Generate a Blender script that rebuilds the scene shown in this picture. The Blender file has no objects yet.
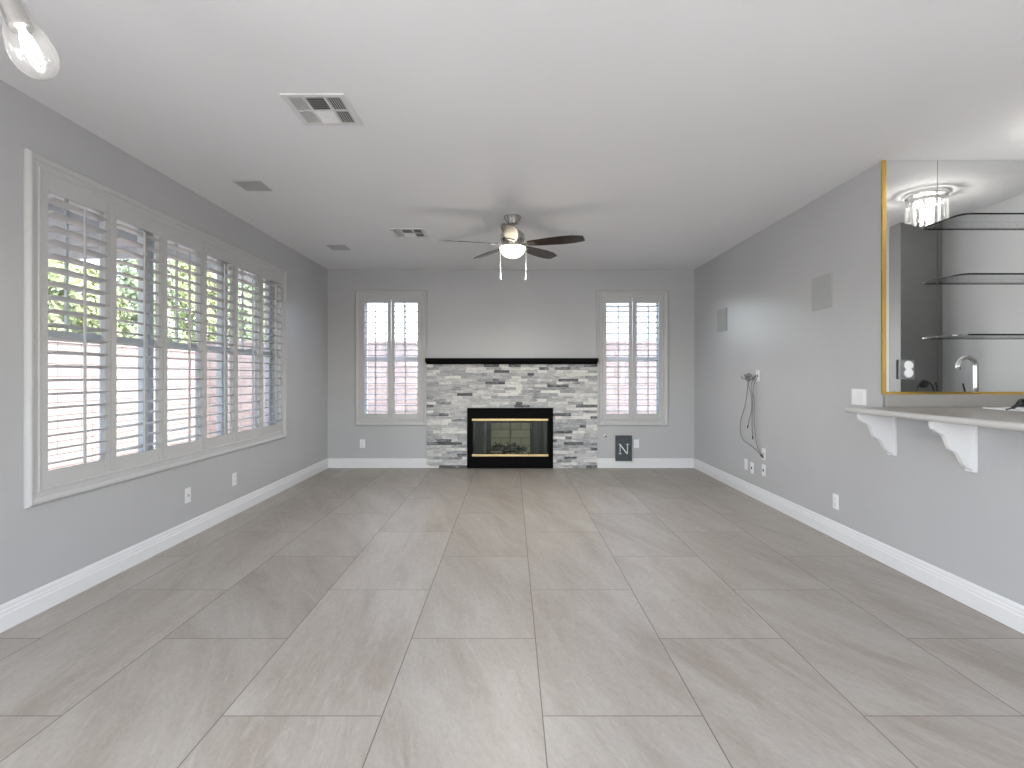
import bpy, bmesh, math, random
from mathutils import Vector, Matrix
random.seed(7)
PI = math.pi
sc = bpy.context.scene
COL = sc.collection

# ---------------------------------------------------------------- camera, world, lights
CH = 1.271
cam_d = bpy.data.cameras.new('camera'); cam = bpy.data.objects.new('camera', cam_d); COL.objects.link(cam)
cam_d.sensor_width = 36.0; cam_d.lens = 36.0*544/1024
cam_d.shift_x = 1/1024; cam_d.shift_y = -8/1024
cam_d.clip_start = 0.02
cam.location = (0, 0, CH); cam.rotation_euler = (PI/2, 0, 0)
sc.camera = cam
sc.view_settings.view_transform = 'Standard'
sc.view_settings.look = 'None'
sc.view_settings.gamma = 1.0
sc.view_settings.use_curve_mapping = False
sc.view_settings.exposure = 1.92

world = bpy.data.worlds.new('sky'); sc.world = world; world.use_nodes = True
wn = world.node_tree; wn.nodes.clear()
sky = wn.nodes.new('ShaderNodeTexSky'); sky.sky_type = 'NISHITA'; sky.sun_disc = False
sky.sun_elevation = math.radians(58); sky.sun_rotation = math.radians(95)
sky.air_density = 1.0; sky.dust_density = 1.6; sky.ozone_density = 1.0
bg = wn.nodes.new('ShaderNodeBackground'); bg.inputs['Strength'].default_value = 0.50
wo = wn.nodes.new('ShaderNodeOutputWorld')
haze = wn.nodes.new('ShaderNodeMix'); haze.data_type = 'RGBA'; haze.inputs['Factor'].default_value = .40   # thin white cloud over the blue
haze.inputs['B'].default_value = (2.6, 2.42, 2.2, 1)
wn.links.new(sky.outputs[0], haze.inputs['A']); wn.links.new(haze.outputs['Result'], bg.inputs[0]); wn.links.new(bg.outputs[0], wo.inputs[0])

def light(name, kind, loc, energy, col=(1,1,1), rot=(0,0,0), size=None, size_y=None, angle=None):
    d = bpy.data.lights.new(name, kind); d.energy = energy; d.color = col
    if kind == 'AREA':
        d.shape = 'RECTANGLE'; d.size = size; d.size_y = size_y or size
    elif kind in ('POINT', 'SPOT'): d.shadow_soft_size = size or .05
    elif kind == 'SUN': d.angle = angle or .01
    o = bpy.data.objects.new(name, d); COL.objects.link(o); o.location = loc; o.rotation_euler = rot
    return o
# sun stands over the house on the bar side, so it lights the garden wall but never enters the room
sd = Vector((-0.52, 0.06, -0.84)).normalized()
light('sun', 'SUN', (0, 0, 9), 2.3, (1, .95, .88), sd.to_track_quat('-Z', 'Y').to_euler(), angle=.01)
# fill lights added outside unseen wall openings, to brighten the room beyond its windows
light('rear_fill', 'AREA', (0.2, -3.6, 1.35), 8, (1, .985, .965), (PI/2, 0, 0), 4.6, 2.2)
light('dining_fill', 'AREA', (-2.95, -1.0, 1.35), 40, (.99, .985, .98), (PI/2-.28, 0, -PI/2), 3.2, 1.9)  # added side fill from an unseen opening, lifts the right wall
light('kitchen_fill', 'AREA', (3.60, -1.2, 1.5), 8, (1, .97, .93), (PI/2, 0, PI/2), 2.4, 1.6)  # kitchen-side fill, likewise added and out of view

# ---------------------------------------------------------------- materials
def mat(name, base=(.5,.5,.5), rough=.5, metal=0.0, spec=.5, emit=None, estr=0, coat=0):
    m = bpy.data.materials.new(name); m.use_nodes = True
    b = m.node_tree.nodes['Principled BSDF']
    b.inputs['Base Color'].default_value = (*base, 1)
    b.inputs['Roughness'].default_value = rough
    b.inputs['Metallic'].default_value = metal
    b.inputs['Specular IOR Level'].default_value = spec
    b.inputs['Coat Weight'].default_value = coat
    if emit: b.inputs['Emission Color'].default_value = (*emit, 1); b.inputs['Emission Strength'].default_value = estr
    return m
def N(m, t, **kw):
    n = m.node_tree.nodes.new(t)
    for k, v in kw.items():
        if k in n.inputs: n.inputs[k].default_value = v
        else: setattr(n, k, v)
    return n
def L(m, a, b): m.node_tree.links.new(a, b)
def bsdf(m): return m.node_tree.nodes['Principled BSDF']
def pos(m, scale=(1,1,1), loc=(0,0,0), rot=(0,0,0)):
    g = N(m, 'ShaderNodeNewGeometry'); mp = N(m, 'ShaderNodeMapping')
    mp.inputs['Scale'].default_value = scale; mp.inputs['Location'].default_value = loc; mp.inputs['Rotation'].default_value = rot
    L(m, g.outputs['Position'], mp.inputs['Vector']); return mp.outputs[0]
def noise_var(m, base, amt=.06, scale=2.0, detail=4, sc3=(1,1,1)):
    """slow colour variation that belongs to the surface"""
    n = N(m, 'ShaderNodeTexNoise', Scale=scale, Detail=detail); L(m, pos(m, sc3), n.inputs['Vector'])
    r = N(m, 'ShaderNodeValToRGB'); e = r.color_ramp.elements
    e[0].position = .3; e[1].position = .7
    e[0].color = (*[c*(1-amt) for c in base], 1); e[1].color = (*[min(1, c*(1+amt)) for c in base], 1)
    L(m, n.outputs['Fac'], r.inputs[0]); L(m, r.outputs[0], bsdf(m).inputs['Base Color'])
    return r
def add_bump(m, scale, strength, dist=.002, detail=3, kind='noise'):
    n = N(m, 'ShaderNodeTexNoise', Scale=scale, Detail=detail); L(m, pos(m), n.inputs['Vector'])
    b = N(m, 'ShaderNodeBump', Strength=strength, Distance=dist); L(m, n.outputs['Fac'], b.inputs['Height'])
    L(m, b.outputs[0], bsdf(m).inputs['Normal'])

M = {}
def wallpaint(name, c):
    m = mat(name, c, .30, spec=.5); noise_var(m, c, .025, 1.3); add_bump(m, 55, .25, .004, 2); return m
M['wall'] = wallpaint('grey_wall_paint', (.475, .480, .492))
M['wall_dark'] = wallpaint('dark_grey_wall', (.22, .22, .22))  # darker grey than the other walls, used on the bar return
M['ceiling'] = mat('ceiling_paint', (.86, .865, .88), .75); noise_var(M['ceiling'], (.86,.865,.88), .012, 1.1); add_bump(M['ceiling'], 60, .2, .003)
M['trim'] = mat('white_trim_paint', (.76, .765, .78), .35); noise_var(M['trim'], (.76,.765,.78), .015, 3)
M['shutter'] = mat('shutter_white', (.52, .522, .525), .38); noise_var(M['shutter'], (.52,.522,.525), .015, 4)
M['plastic'] = mat('white_plastic', (.80, .81, .83), .3); noise_var(M['plastic'], (.80,.81,.83), .01, 20)
M['dark'] = mat('dark_slot', (.012,.012,.012), .6); noise_var(M['dark'], (.012,.012,.012), .1, 30)
M['black'] = mat('black_enamel', (.003,.003,.003), .5, spec=.04); noise_var(M['black'], (.003,.003,.003), .1, 8)
M['blackmantel'] = mat('black_wood', (.004,.004,.004), .5, spec=.05); noise_var(M['blackmantel'], (.004,.004,.004), .3, 5, sc3=(.3,1,6))
M['blackplastic'] = mat('black_rubber', (.012,.012,.013), .4); noise_var(M['blackplastic'], (.012,.012,.013), .1, 30)
M['brass'] = mat('brass', (.50,.38,.20), .4, 1); noise_var(M['brass'], (.50,.38,.20), .08, 9)
M['gold'] = mat('gold_trim', (.80,.52,.13), .25, 1); noise_var(M['gold'], (.80,.52,.13), .08, 4)
M['nickel'] = mat('brushed_nickel', (.55,.53,.50), .25, 1); noise_var(M['nickel'], (.55,.53,.50), .08, 12)
M['chrome'] = mat('chrome', (.62,.62,.62), .2, 1); noise_var(M['chrome'], (.75,.75,.75), .03, 12)
M['ventwhite'] = mat('vent_enamel', (.74,.74,.74), .5); noise_var(M['ventwhite'], (.74,.74,.74), .02, 10)
M['ventdark'] = mat('vent_duct', (.14,.14,.14), .8); noise_var(M['ventdark'], (.14,.14,.14), .1, 10)
M['grille'] = mat('speaker_grille', (.40,.41,.41), .6); noise_var(M['grille'], (.40,.41,.41), .05, 400)
M['grille_ceiling'] = mat('ceiling_speaker_grille', (.52,.52,.52), .6); noise_var(M['grille_ceiling'], (.52,.52,.52), .05, 400)
M['slate'] = mat('slate_board', (.055,.068,.078), .6); noise_var(M['slate'], (.055,.068,.078), .15, 14)
M['silver'] = mat('silver_letter', (.8,.82,.82), .35, .2); noise_var(M['silver'], (.8,.82,.82), .05, 30)
M['vinyl'] = mat('vinyl_window', (.62,.66,.70), .4); noise_var(M['vinyl'], (.62,.66,.70), .02, 6)
M['cable'] = mat('grey_cable', (.20,.20,.20), .5); noise_var(M['cable'], (.20,.20,.20), .1, 30)
M['porcelain'] = mat('white_porcelain', (.85,.85,.85), .12); noise_var(M['porcelain'], (.85,.85,.85), .01, 6)
M['frost'] = mat('frosted_bowl', (.9,.86,.75), .4, emit=(1,.86,.60), estr=1.1); noise_var(M['frost'], (.9,.86,.75), .02, 6)
M['filament'] = mat('bulb_core', (.9,.9,.9), .4, emit=(1,.97,.92), estr=3); noise_var(M['filament'], (.9,.9,.9), .02, 6)
M['halogen'] = mat('halogen_bulb', (.9,.85,.75), .4, emit=(1,.9,.75), estr=1.2); noise_var(M['halogen'], (.9,.85,.75), .02, 6)
M['stucco'] = mat('eave_stucco', (.66,.67,.68), .8); noise_var(M['stucco'], (.66,.67,.68), .04, 3)
M['concrete'] = mat('yard_concrete', (.40,.38,.35), .85); noise_var(M['concrete'], (.40,.38,.35), .08, 1.5)
M['bark'] = mat('tree_bark', (.12,.09,.06), .9); noise_var(M['bark'], (.12,.09,.06), .3, 8, sc3=(1,1,.3))
M['log'] = mat('charred_log', (.035,.028,.022), .85); noise_var(M['log'], (.05,.04,.03), .6, 25); add_bump(M['log'], 60, .6, .01)
M['firebrick'] = None
def leaf(name, c):
    m = mat(name, c, .6); noise_var(m, c, .4, 5)
    bsdf(m).inputs['Transmission Weight'].default_value = 0
    return m
M['leaf_a'] = leaf('leaf_yellow_green', (.30,.34,.15)); M['leaf_b'] = leaf('leaf_green', (.22,.28,.14)); M['leaf_c'] = leaf('leaf_conifer', (.32,.38,.22))

def glassmat(name, tint=(1,1,1), f=.06, rough=.0, diff=0.0):
    # clear pane: see-through with a mirror coat that grows toward grazing angles; diff = milky share
    m = bpy.data.materials.new(name); m.use_nodes = True; nt = m.node_tree; nt.nodes.clear()
    o = N(m, 'ShaderNodeOutputMaterial'); t = N(m, 'ShaderNodeBsdfTransparent'); t.inputs[0].default_value = (*tint, 1)
    g = N(m, 'ShaderNodeBsdfGlossy'); g.inputs['Roughness'].default_value = rough
    lw = N(m, 'ShaderNodeLayerWeight', Blend=.5); pw = N(m, 'ShaderNodeMath', operation='POWER'); pw.inputs[1].default_value = 4.0
    L(m, lw.outputs['Facing'], pw.inputs[0])
    mp = N(m, 'ShaderNodeMath', operation='MULTIPLY_ADD'); mp.inputs[1].default_value = .6; mp.inputs[2].default_value = f; mp.use_clamp = True
    L(m, pw.outputs[0], mp.inputs[0])
    mx = N(m, 'ShaderNodeMixShader'); L(m, mp.outputs[0], mx.inputs[0]); L(m, t.outputs[0], mx.inputs[1]); L(m, g.outputs[0], mx.inputs[2])
    out = mx.outputs[0]
    if diff:
        df = N(m, 'ShaderNodeBsdfDiffuse'); df.inputs[0].default_value = (.9,.9,.9,1); m2 = N(m, 'ShaderNodeMixShader'); m2.inputs[0].default_value = diff
        L(m, out, m2.inputs[1]); L(m, df.outputs[0], m2.inputs[2]); out = m2.outputs[0]
    L(m, out, o.inputs[0]); return m
M['glass'] = glassmat('window_glass')
M['bulbglass'] = glassmat('clear_bulb_glass', (.95,.95,.95), .08, 0, .10)
M['fireglass'] = glassmat('smoked_fire_glass', (.84,.86,.80), .02, .02)
M['shelfglass'] = glassmat('shelf_glass', (.97,.98,.975), .04)
M['crystal'] = glassmat('crystal', (.95,.95,.95), .25, .05, .12)
M['acrylic'] = glassmat('acrylic', (.80,.82,.84), .15, .05, .12)

M['shelfedge'] = mat('shelf_edge_glass', (.004,.008,.007), .15); noise_var(M['shelfedge'], (.004,.008,.007), .1, 12)
m = M['mirror'] = mat('mirror', (.80,.81,.81), .015, 1); noise_var(m, (.80,.81,.81), .005, 3)
m = M['mesh'] = mat('fire_screen_mesh', (.22,.225,.20), .5, .4); noise_var(m, (.22,.225,.20), .5, 30, sc3=(1,1,.05))
m = M['counter'] = mat('solid_surface', (.33,.315,.295), .28); noise_var(m, (.33,.315,.295), .07, 260, 2)
m = M['counteredge'] = mat('solid_surface_edge', (.52,.515,.505), .3); noise_var(m, (.52,.515,.505), .03, 90, 2)

# dark wood of the fan blades
m = M['blade'] = mat('espresso_blade', (.035,.022,.018), .22, spec=.6)
noise_var(m, (.035,.022,.018), .35, 6, sc3=(1,1,1))

# floor: large stone-look porcelain tiles, 0.6 x 1.2 m, half-offset running bond
m = M['floor'] = mat('porcelain_floor_tile', (.45,.42,.38), .3, spec=.35)
g = N(m, 'ShaderNodeNewGeometry'); sp = N(m, 'ShaderNodeSeparateXYZ'); L(m, g.outputs['Position'], sp.inputs[0])
ux = N(m, 'ShaderNodeMath', operation='ADD'); ux.inputs[1].default_value = -.234+12; L(m, sp.outputs['Y'], ux.inputs[0])
uy = N(m, 'ShaderNodeMath', operation='ADD'); uy.inputs[1].default_value = -.118+6; L(m, sp.outputs['X'], uy.inputs[0])
cb = N(m, 'ShaderNodeCombineXYZ'); L(m, ux.outputs[0], cb.inputs['X']); L(m, uy.outputs[0], cb.inputs['Y'])
br = N(m, 'ShaderNodeTexBrick'); br.offset = .5; br.offset_frequency = 2; br.squash = 1
br.inputs['Scale'].default_value = 1; br.inputs['Brick Width'].default_value = 1.2; br.inputs['Row Height'].default_value = .6
br.inputs['Mortar Size'].default_value = .0022; br.inputs['Mortar Smooth'].default_value = 0; br.inputs['Bias'].default_value = 0
br.inputs['Color1'].default_value = (0,0,0,1); br.inputs['Color2'].default_value = (1,1,1,1); br.inputs['Mortar'].default_value = (.5,.5,.5,1)
L(m, cb.outputs[0], br.inputs['Vector'])
# streaks: every tile shifts and turns the pattern
sepc = N(m, 'ShaderNodeSeparateColor'); L(m, br.outputs['Color'], sepc.inputs[0])
off = N(m, 'ShaderNodeVectorMath', operation='SCALE'); off.inputs['Scale'].default_value = 37.0
cmb = N(m, 'ShaderNodeCombineXYZ'); [L(m, sepc.outputs[0], cmb.inputs[i]) for i in (0,1,2)]
L(m, cmb.outputs[0], off.inputs[0])
vr = N(m, 'ShaderNodeVectorRotate'); vr.rotation_type = 'Z_AXIS'
ang = N(m, 'ShaderNodeMath', operation='MULTIPLY_ADD'); ang.inputs[1].default_value = .5; ang.inputs[2].default_value = -.55
L(m, sepc.outputs[0], ang.inputs[0]); L(m, g.outputs['Position'], vr.inputs['Vector']); L(m, ang.outputs[0], vr.inputs['Angle'])
ad = N(m, 'ShaderNodeVectorMath', operation='ADD'); L(m, vr.outputs[0], ad.inputs[0]); L(m, off.outputs[0], ad.inputs[1])
mp1 = N(m, 'ShaderNodeMapping'); mp1.inputs['Scale'].default_value = (4.5, .9, 1); L(m, ad.outputs[0], mp1.inputs[0])
n1 = N(m, 'ShaderNodeTexNoise', Scale=1.0, Detail=7, Roughness=.66, Distortion=.35); L(m, mp1.outputs[0], n1.inputs['Vector'])
r1 = N(m, 'ShaderNodeValToRGB'); e = r1.color_ramp.elements
e[0].position = .33; e[0].color = (.375,.332,.288,1); e[1].position = .66; e[1].color = (.500,.472,.432,1)
x = e.new(.46); x.color = (.432,.394,.350,1); x = e.new(.54); x.color = (.458,.424,.382,1)
L(m, n1.outputs['Fac'], r1.inputs[0])
mp2 = N(m, 'ShaderNodeMapping'); mp2.inputs['Scale'].default_value = (15, 2.0, 1); L(m, ad.outputs[0], mp2.inputs[0])
n2 = N(m, 'ShaderNodeTexNoise', Scale=1.0, Detail=8, Roughness=.7, Distortion=1.3); L(m, mp2.outputs[0], n2.inputs['Vector'])
r2 = N(m, 'ShaderNodeValToRGB'); e = r2.color_ramp.elements
e[0].position = .54; e[0].color = (0,0,0,1); e[1].position = .68; e[1].color = (.6,.6,.6,1); L(m, n2.outputs['Fac'], r2.inputs[0])
mxv = N(m, 'ShaderNodeMix', data_type='RGBA'); L(m, r2.outputs[0], mxv.inputs['Factor']); L(m, r1.outputs[0], mxv.inputs['A']); mxv.inputs['B'].default_value = (.52,.49,.455,1)
tone = N(m, 'ShaderNodeMath', operation='MULTIPLY_ADD'); tone.inputs[1].default_value = .10; tone.inputs[2].default_value = .82; L(m, sepc.outputs[0], tone.inputs[0])
tm = N(m, 'ShaderNodeVectorMath', operation='SCALE'); L(m, mxv.outputs['Result'], tm.inputs[0]); L(m, tone.outputs[0], tm.inputs['Scale'])
mg = N(m, 'ShaderNodeMix', data_type='RGBA'); L(m, br.outputs['Fac'], mg.inputs['Factor']); ngr = N(m, 'ShaderNodeTexNoise', Scale=1.0, Detail=5, Roughness=.8); mpg = N(m, 'ShaderNodeMapping'); mpg.inputs['Scale'].default_value = (70, 22, 1); L(m, ad.outputs[0], mpg.inputs[0]); L(m, mpg.outputs[0], ngr.inputs['Vector'])
gm = N(m, 'ShaderNodeMapRange'); gm.inputs['From Min'].default_value = .25; gm.inputs['From Max'].default_value = .75; gm.inputs['To Min'].default_value = .88; gm.inputs['To Max'].default_value = 1.12; L(m, ngr.outputs['Fac'], gm.inputs['Value'])
tg = N(m, 'ShaderNodeVectorMath', operation='SCALE'); L(m, tm.outputs[0], tg.inputs[0]); L(m, gm.outputs[0], tg.inputs['Scale'])
L(m, tg.outputs[0], mg.inputs['A']); mg.inputs['B'].default_value = (.15,.135,.12,1)
L(m, mg.outputs['Result'], bsdf(m).inputs['Base Color'])
rr = N(m, 'ShaderNodeMapRange'); rr.inputs['To Min'].default_value = .34; rr.inputs['To Max'].default_value = .48; L(m, n1.outputs['Fac'], rr.inputs['Value']); L(m, rr.outputs[0], bsdf(m).inputs['Roughness'])
bp = N(m, 'ShaderNodeBump', Strength=.25, Distance=.002); inv = N(m, 'ShaderNodeMath', operation='SUBTRACT'); inv.inputs[0].default_value = 1; L(m, br.outputs['Fac'], inv.inputs[1])
L(m, inv.outputs[0], bp.inputs['Height']); L(m, bp.outputs[0], bsdf(m).inputs['Normal'])

# ledger stone: tone from a per-block attribute plus streaky veins
m = M['stone'] = mat('ledger_stone', (.5,.5,.5), .6)
at = N(m, 'ShaderNodeAttribute'); at.attribute_name = 'tone'
ng = N(m, 'ShaderNodeTexNoise', Scale=1, Detail=6, Roughness=.7, Distortion=1.2); L(m, pos(m, (9, 9, 55)), ng.inputs['Vector'])
am = N(m, 'ShaderNodeMath', operation='MULTIPLY_ADD'); am.inputs[1].default_value = 1.7; am.inputs[2].default_value = -.85; L(m, ng.outputs['Fac'], am.inputs[0])
sm = N(m, 'ShaderNodeMath', operation='ADD'); L(m, at.outputs['Fac'], sm.inputs[0]); L(m, am.outputs[0], sm.inputs[1])
r = N(m, 'ShaderNodeValToRGB'); e = r.color_ramp.elements
e[0].position = .05; e[0].color = (.07,.072,.078,1); e[1].position = .95; e[1].color = (.80,.79,.75,1)
x = e.new(.35); x.color = (.34,.345,.36,1); x = e.new(.62); x.color = (.52,.52,.52,1)
L(m, sm.outputs[0], r.inputs[0]); L(m, r.outputs[0], bsdf(m).inputs['Base Color'])
bp = N(m, 'ShaderNodeBump', Strength=.5, Distance=.004); L(m, ng.outputs['Fac'], bp.inputs['Height']); L(m, bp.outputs[0], bsdf(m).inputs['Normal'])

def blockmat(name, c1, c2, mortar, bw, rh, axis, ms=.008):
    m = mat(name, c1, .9)
    g = N(m, 'ShaderNodeNewGeometry'); sp = N(m, 'ShaderNodeSeparateXYZ'); L(m, g.outputs['Position'], sp.inputs[0])
    cb = N(m, 'ShaderNodeCombineXYZ'); L(m, sp.outputs[axis], cb.inputs['X']); L(m, sp.outputs['Z'], cb.inputs['Y'])
    b = N(m, 'ShaderNodeTexBrick'); b.offset = .5; b.inputs['Scale'].default_value = 1
    b.inputs['Brick Width'].default_value = bw; b.inputs['Row Height'].default_value = rh; b.inputs['Mortar Size'].default_value = ms
    b.inputs['Color1'].default_value = (*c1,1); b.inputs['Color2'].default_value = (*c2,1); b.inputs['Mortar'].default_value = (*mortar,1)
    L(m, cb.outputs[0], b.inputs['Vector']); L(m, b.outputs['Color'], bsdf(m).inputs['Base Color'])
    return m
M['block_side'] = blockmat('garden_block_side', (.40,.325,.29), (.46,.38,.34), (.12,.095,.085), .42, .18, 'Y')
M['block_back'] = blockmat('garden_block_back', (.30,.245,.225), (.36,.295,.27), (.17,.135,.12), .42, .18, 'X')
M['firebrick'] = blockmat('firebrick_panel', (.62,.56,.42), (.52,.47,.35), (.38,.34,.26), .30, .12, 'X', .008)
M['soot'] = mat('sooty_steel', (.05,.052,.045), .6); noise_var(M['soot'], (.05,.052,.045), .4, 6)

# ---------------------------------------------------------------- mesh helpers (world coordinates in, parent-relative mesh out)
def wloc(o):
    v = Vector((0,0,0))
    while o: v += o.location; o = o.parent
    return v
def build(name, bm, m, parent=None, smooth=False, bevel=0, seg=2):
    me = bpy.data.meshes.new(name); bmesh.ops.recalc_face_normals(bm, faces=bm.faces)
    if parent: bmesh.ops.translate(bm, vec=-wloc(parent), verts=bm.verts)
    bm.to_mesh(me); bm.free()
    for mm in (m if isinstance(m, (list, tuple)) else [m]): me.materials.append(mm)
    o = bpy.data.objects.new(name, me); COL.objects.link(o)
    if parent: o.parent = parent
    if smooth:
        for p in me.polygons: p.use_smooth = True
    if bevel:
        b = o.modifiers.new('bevel', 'BEVEL'); b.width = bevel; b.segments = seg; b.limit_method = 'ANGLE'
    return o
def center(o):
    """move a top-level mesh's origin to the middle of its base"""
    me = o.data; xs = [v.co for v in me.vertices]
    c = Vector((sum(v.x for v in xs)/len(xs), sum(v.y for v in xs)/len(xs), min(v.z for v in xs)))
    for v in me.vertices: v.co -= c
    o.location = c; return o
def box(bm, x0, x1, y0, y1, z0, z1, mi=0):
    vs = [bm.verts.new(p) for p in ((x0,y0,z0),(x1,y0,z0),(x1,y1,z0),(x0,y1,z0),(x0,y0,z1),(x1,y0,z1),(x1,y1,z1),(x0,y1,z1))]
    fs = []
    for f in ((0,3,2,1),(4,5,6,7),(0,1,5,4),(1,2,6,5),(2,3,7,6),(3,0,4,7)):
        fa = bm.faces.new([vs[i] for i in f]); fa.material_index = mi; fs.append(fa)
    return fs
def B(*a, **k): bm = bmesh.new(); box(bm, *a, **k); return bm
def prism(bm, pts, f0, f1):
    """pts 2-D polygon; f0,f1 map (u,v) -> 3-D"""
    a = [bm.verts.new(f0(*p)) for p in pts]; b = [bm.verts.new(f1(*p)) for p in pts]
    n = len(pts); bm.faces.new(a[::-1]); bm.faces.new(b)
    for i in range(n): bm.faces.new((a[i], a[(i+1)%n], b[(i+1)%n], b[i]))
def lathe(bm, prof, cx, cy, cz, n=32, axis=None):
    """prof list of (r, z); axis optional Matrix rotation"""
    rings = []
    for r_, z in prof:
        if r_ < 1e-5: rings.append([bm.verts.new((0,0,z))])
        else: rings.append([bm.verts.new((r_*math.cos(2*PI*i/n), r_*math.sin(2*PI*i/n), z)) for i in range(n)])
    allv = [v for r_ in rings for v in r_]
    for a, b in zip(rings, rings[1:]):
        for i in range(n):
            j = (i+1) % n
            if len(a) == 1 and len(b) == 1: continue
            if len(a) == 1: bm.faces.new((a[0], b[i], b[j]))
            elif len(b) == 1: bm.faces.new((a[i], a[j], b[0]))
            else: bm.faces.new((a[i], a[j], b[j], b[i]))
    mt = Matrix.Translation((cx,cy,cz))
    if axis: mt = mt @ axis.to_4x4()
    for v in allv: v.co = mt @ v.co
def tube(bm, pts, rad, n=8, cap=True, flat=1.0):
    pts = [Vector(p) for p in pts]; rings = []; up = Vector((0,0,1)); last = None
    for i, p in enumerate(pts):
        d = (pts[min(i+1, len(pts)-1)] - pts[max(i-1, 0)]).normalized()
        if last is None: s = d.cross(up if abs(d.z) < .95 else Vector((0,1,0))).normalized()
        else: s = (last - d*last.dot(d)).normalized()
        last = s; t = d.cross(s); r_ = rad[i] if isinstance(rad, (list, tuple)) else rad
        rings.append([bm.verts.new(p + s*r_*math.cos(2*PI*k/n) + t*r_*flat*math.sin(2*PI*k/n)) for k in range(n)])
    for a, b in zip(rings, rings[1:]):
        for k in range(n): bm.faces.new((a[k], a[(k+1)%n], b[(k+1)%n], b[k]))
    if cap: bm.faces.new(rings[0][::-1]); bm.faces.new(rings[-1])
def bez(ctrl, n=8):
    """Catmull-Rom through control points"""
    P = [Vector(c) for c in ctrl]; P = [P[0]*2-P[1]] + P + [P[-1]*2-P[-2]]; out = []
    for i in range(1, len(P)-2):
        for k in range(n):
            t = k/n; a, b, c, d = P[i-1:i+3]
            out.append(.5*((2*b)+(c-a)*t+(2*a-5*b+4*c-d)*t*t+(3*b-a-3*c+d)*t**3))
    out.append(P[-2]); return out
def frame_sweep(bm, u0, u1, v0, v1, prof, f):
    """mitred rectangular moulding: prof = [(distance outward, height off wall)], f maps (u,v,w)->3-D"""
    R = []
    for d, h in prof:
        R.append([bm.verts.new(f(*p, h)) for p in ((u0-d,v0-d),(u1+d,v0-d),(u1+d,v1+d),(u0-d,v1+d))])
    for a, b in zip(R, R[1:]):
        for k in range(4): bm.faces.new((a[k], a[(k+1)%4], b[(k+1)%4], b[k]))
def empty(name, loc, label, cat, group=None):
    o = bpy.data.objects.new(name, None); COL.objects.link(o); o.location = loc; o.empty_display_size = .1
    tag(o, label, cat, group); return o
def tag(o, label, cat, group=None):
    o['label'] = label; o['category'] = cat
    if group: o['group'] = group
    return o
def struct(o): o['kind'] = 'structure'; return o
def rects_with_holes(u0, u1, v0, v1, holes):
    """split a rectangle with non-overlapping holes into rectangles"""
    us = sorted({u0, u1, *[h[0] for h in holes], *[h[1] for h in holes]}); out = []
    for a, b in zip(us, us[1:]):
        hs = sorted([(h[2], h[3]) for h in holes if h[0] <= a+1e-6 and h[1] >= b-1e-6]); z = v0
        for h in hs:
            if h[0] > z+1e-6: out.append((a, b, z, h[0]))
            z = h[1]
        if v1 > z+1e-6: out.append((a, b, z, v1))
    return out

# ---------------------------------------------------------------- room shell
XL, XR, YB, YR, ZC = -2.54, 2.54, 7.53, -3.3, 2.745
YBAR = 3.714; XS = 4.14; YS = 2.2; XK = 3.74; WT = .18
struct(build('floor', B(XL-WT, XS+.16, YR-.1, YB+WT, -.12, 0), M['floor']))
struct(build('ceiling', B(XL-WT, XS+.16, YR-.1, YB+WT, ZC, ZC+.15), M['ceiling']))
WZ0, WZ1 = .665, 2.375            # shutter opening heights
LY0, LY1 = 2.92, 6.02
bm = bmesh.new()
for a, b, c, d in rects_with_holes(YR-.1, YB+WT, 0, ZC, [(-2.7, 0.7, .35, 2.35), (LY0, LY1, WZ0, WZ1)]): box(bm, XL-WT, XL, a, b, c, d)
struct(build('wall_left', bm, M['wall']))
BWL = (-2.07, -1.245); BWR = (1.268, 2.09)
FX0, FX1, FZ0, FZ1 = -.56, .535, .10, .74
bm = bmesh.new()
for a, b, c, d in rects_with_holes(XL, XR, 0, ZC, [(*BWL, WZ0, WZ1), (*BWR, WZ0, WZ1), (FX0, FX1, FZ0, FZ1)]): box(bm, a, b, YB, YB+WT, c, d)
struct(build('wall_back', bm, M['wall']))
bm = bmesh.new()
prism(bm, [(1.4,0),(YB+WT,0),(YB+WT,ZC),(YBAR+.006,ZC),(YBAR+.006,1.022),(1.4,1.022)], lambda y, z: Vector((XR, y, z)), lambda y, z: Vector((XR+.16, y, z)))
struct(build('wall_right', bm, M['wall']))
struct(build('wall_bar_back', B(XR+.162, XS+.16, YBAR+.006, YBAR+.16, 0, ZC), M['wall']))
struct(build('wall_bar_side', B(XS, XS+.16, YS, YBAR+.004, 0, ZC), M['wall']))
struct(build('wall_bar_return', B(XK, XS+.16, YS-.16, YS-.002, 0, ZC), M['wall_dark']))
bm = bmesh.new(); 
for a, b, c, d in rects_with_holes(YR-.1, YS-.163, 0, ZC, [(-2.4, 0.0, .9, 2.2)]): box(bm, XK, XK+.16, a, b, c, d)
struct(build('wall_kitchen', bm, M['wall']))
bm = bmesh.new()
for a, b, c, d in rects_with_holes(XL, XK, 0, ZC, [(-2.1, 2.5, .02, 2.4)]): box(bm, a, b, YR-.1, YR, c, d)
struct(build('wall_rear', bm, M['wall']))

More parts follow.
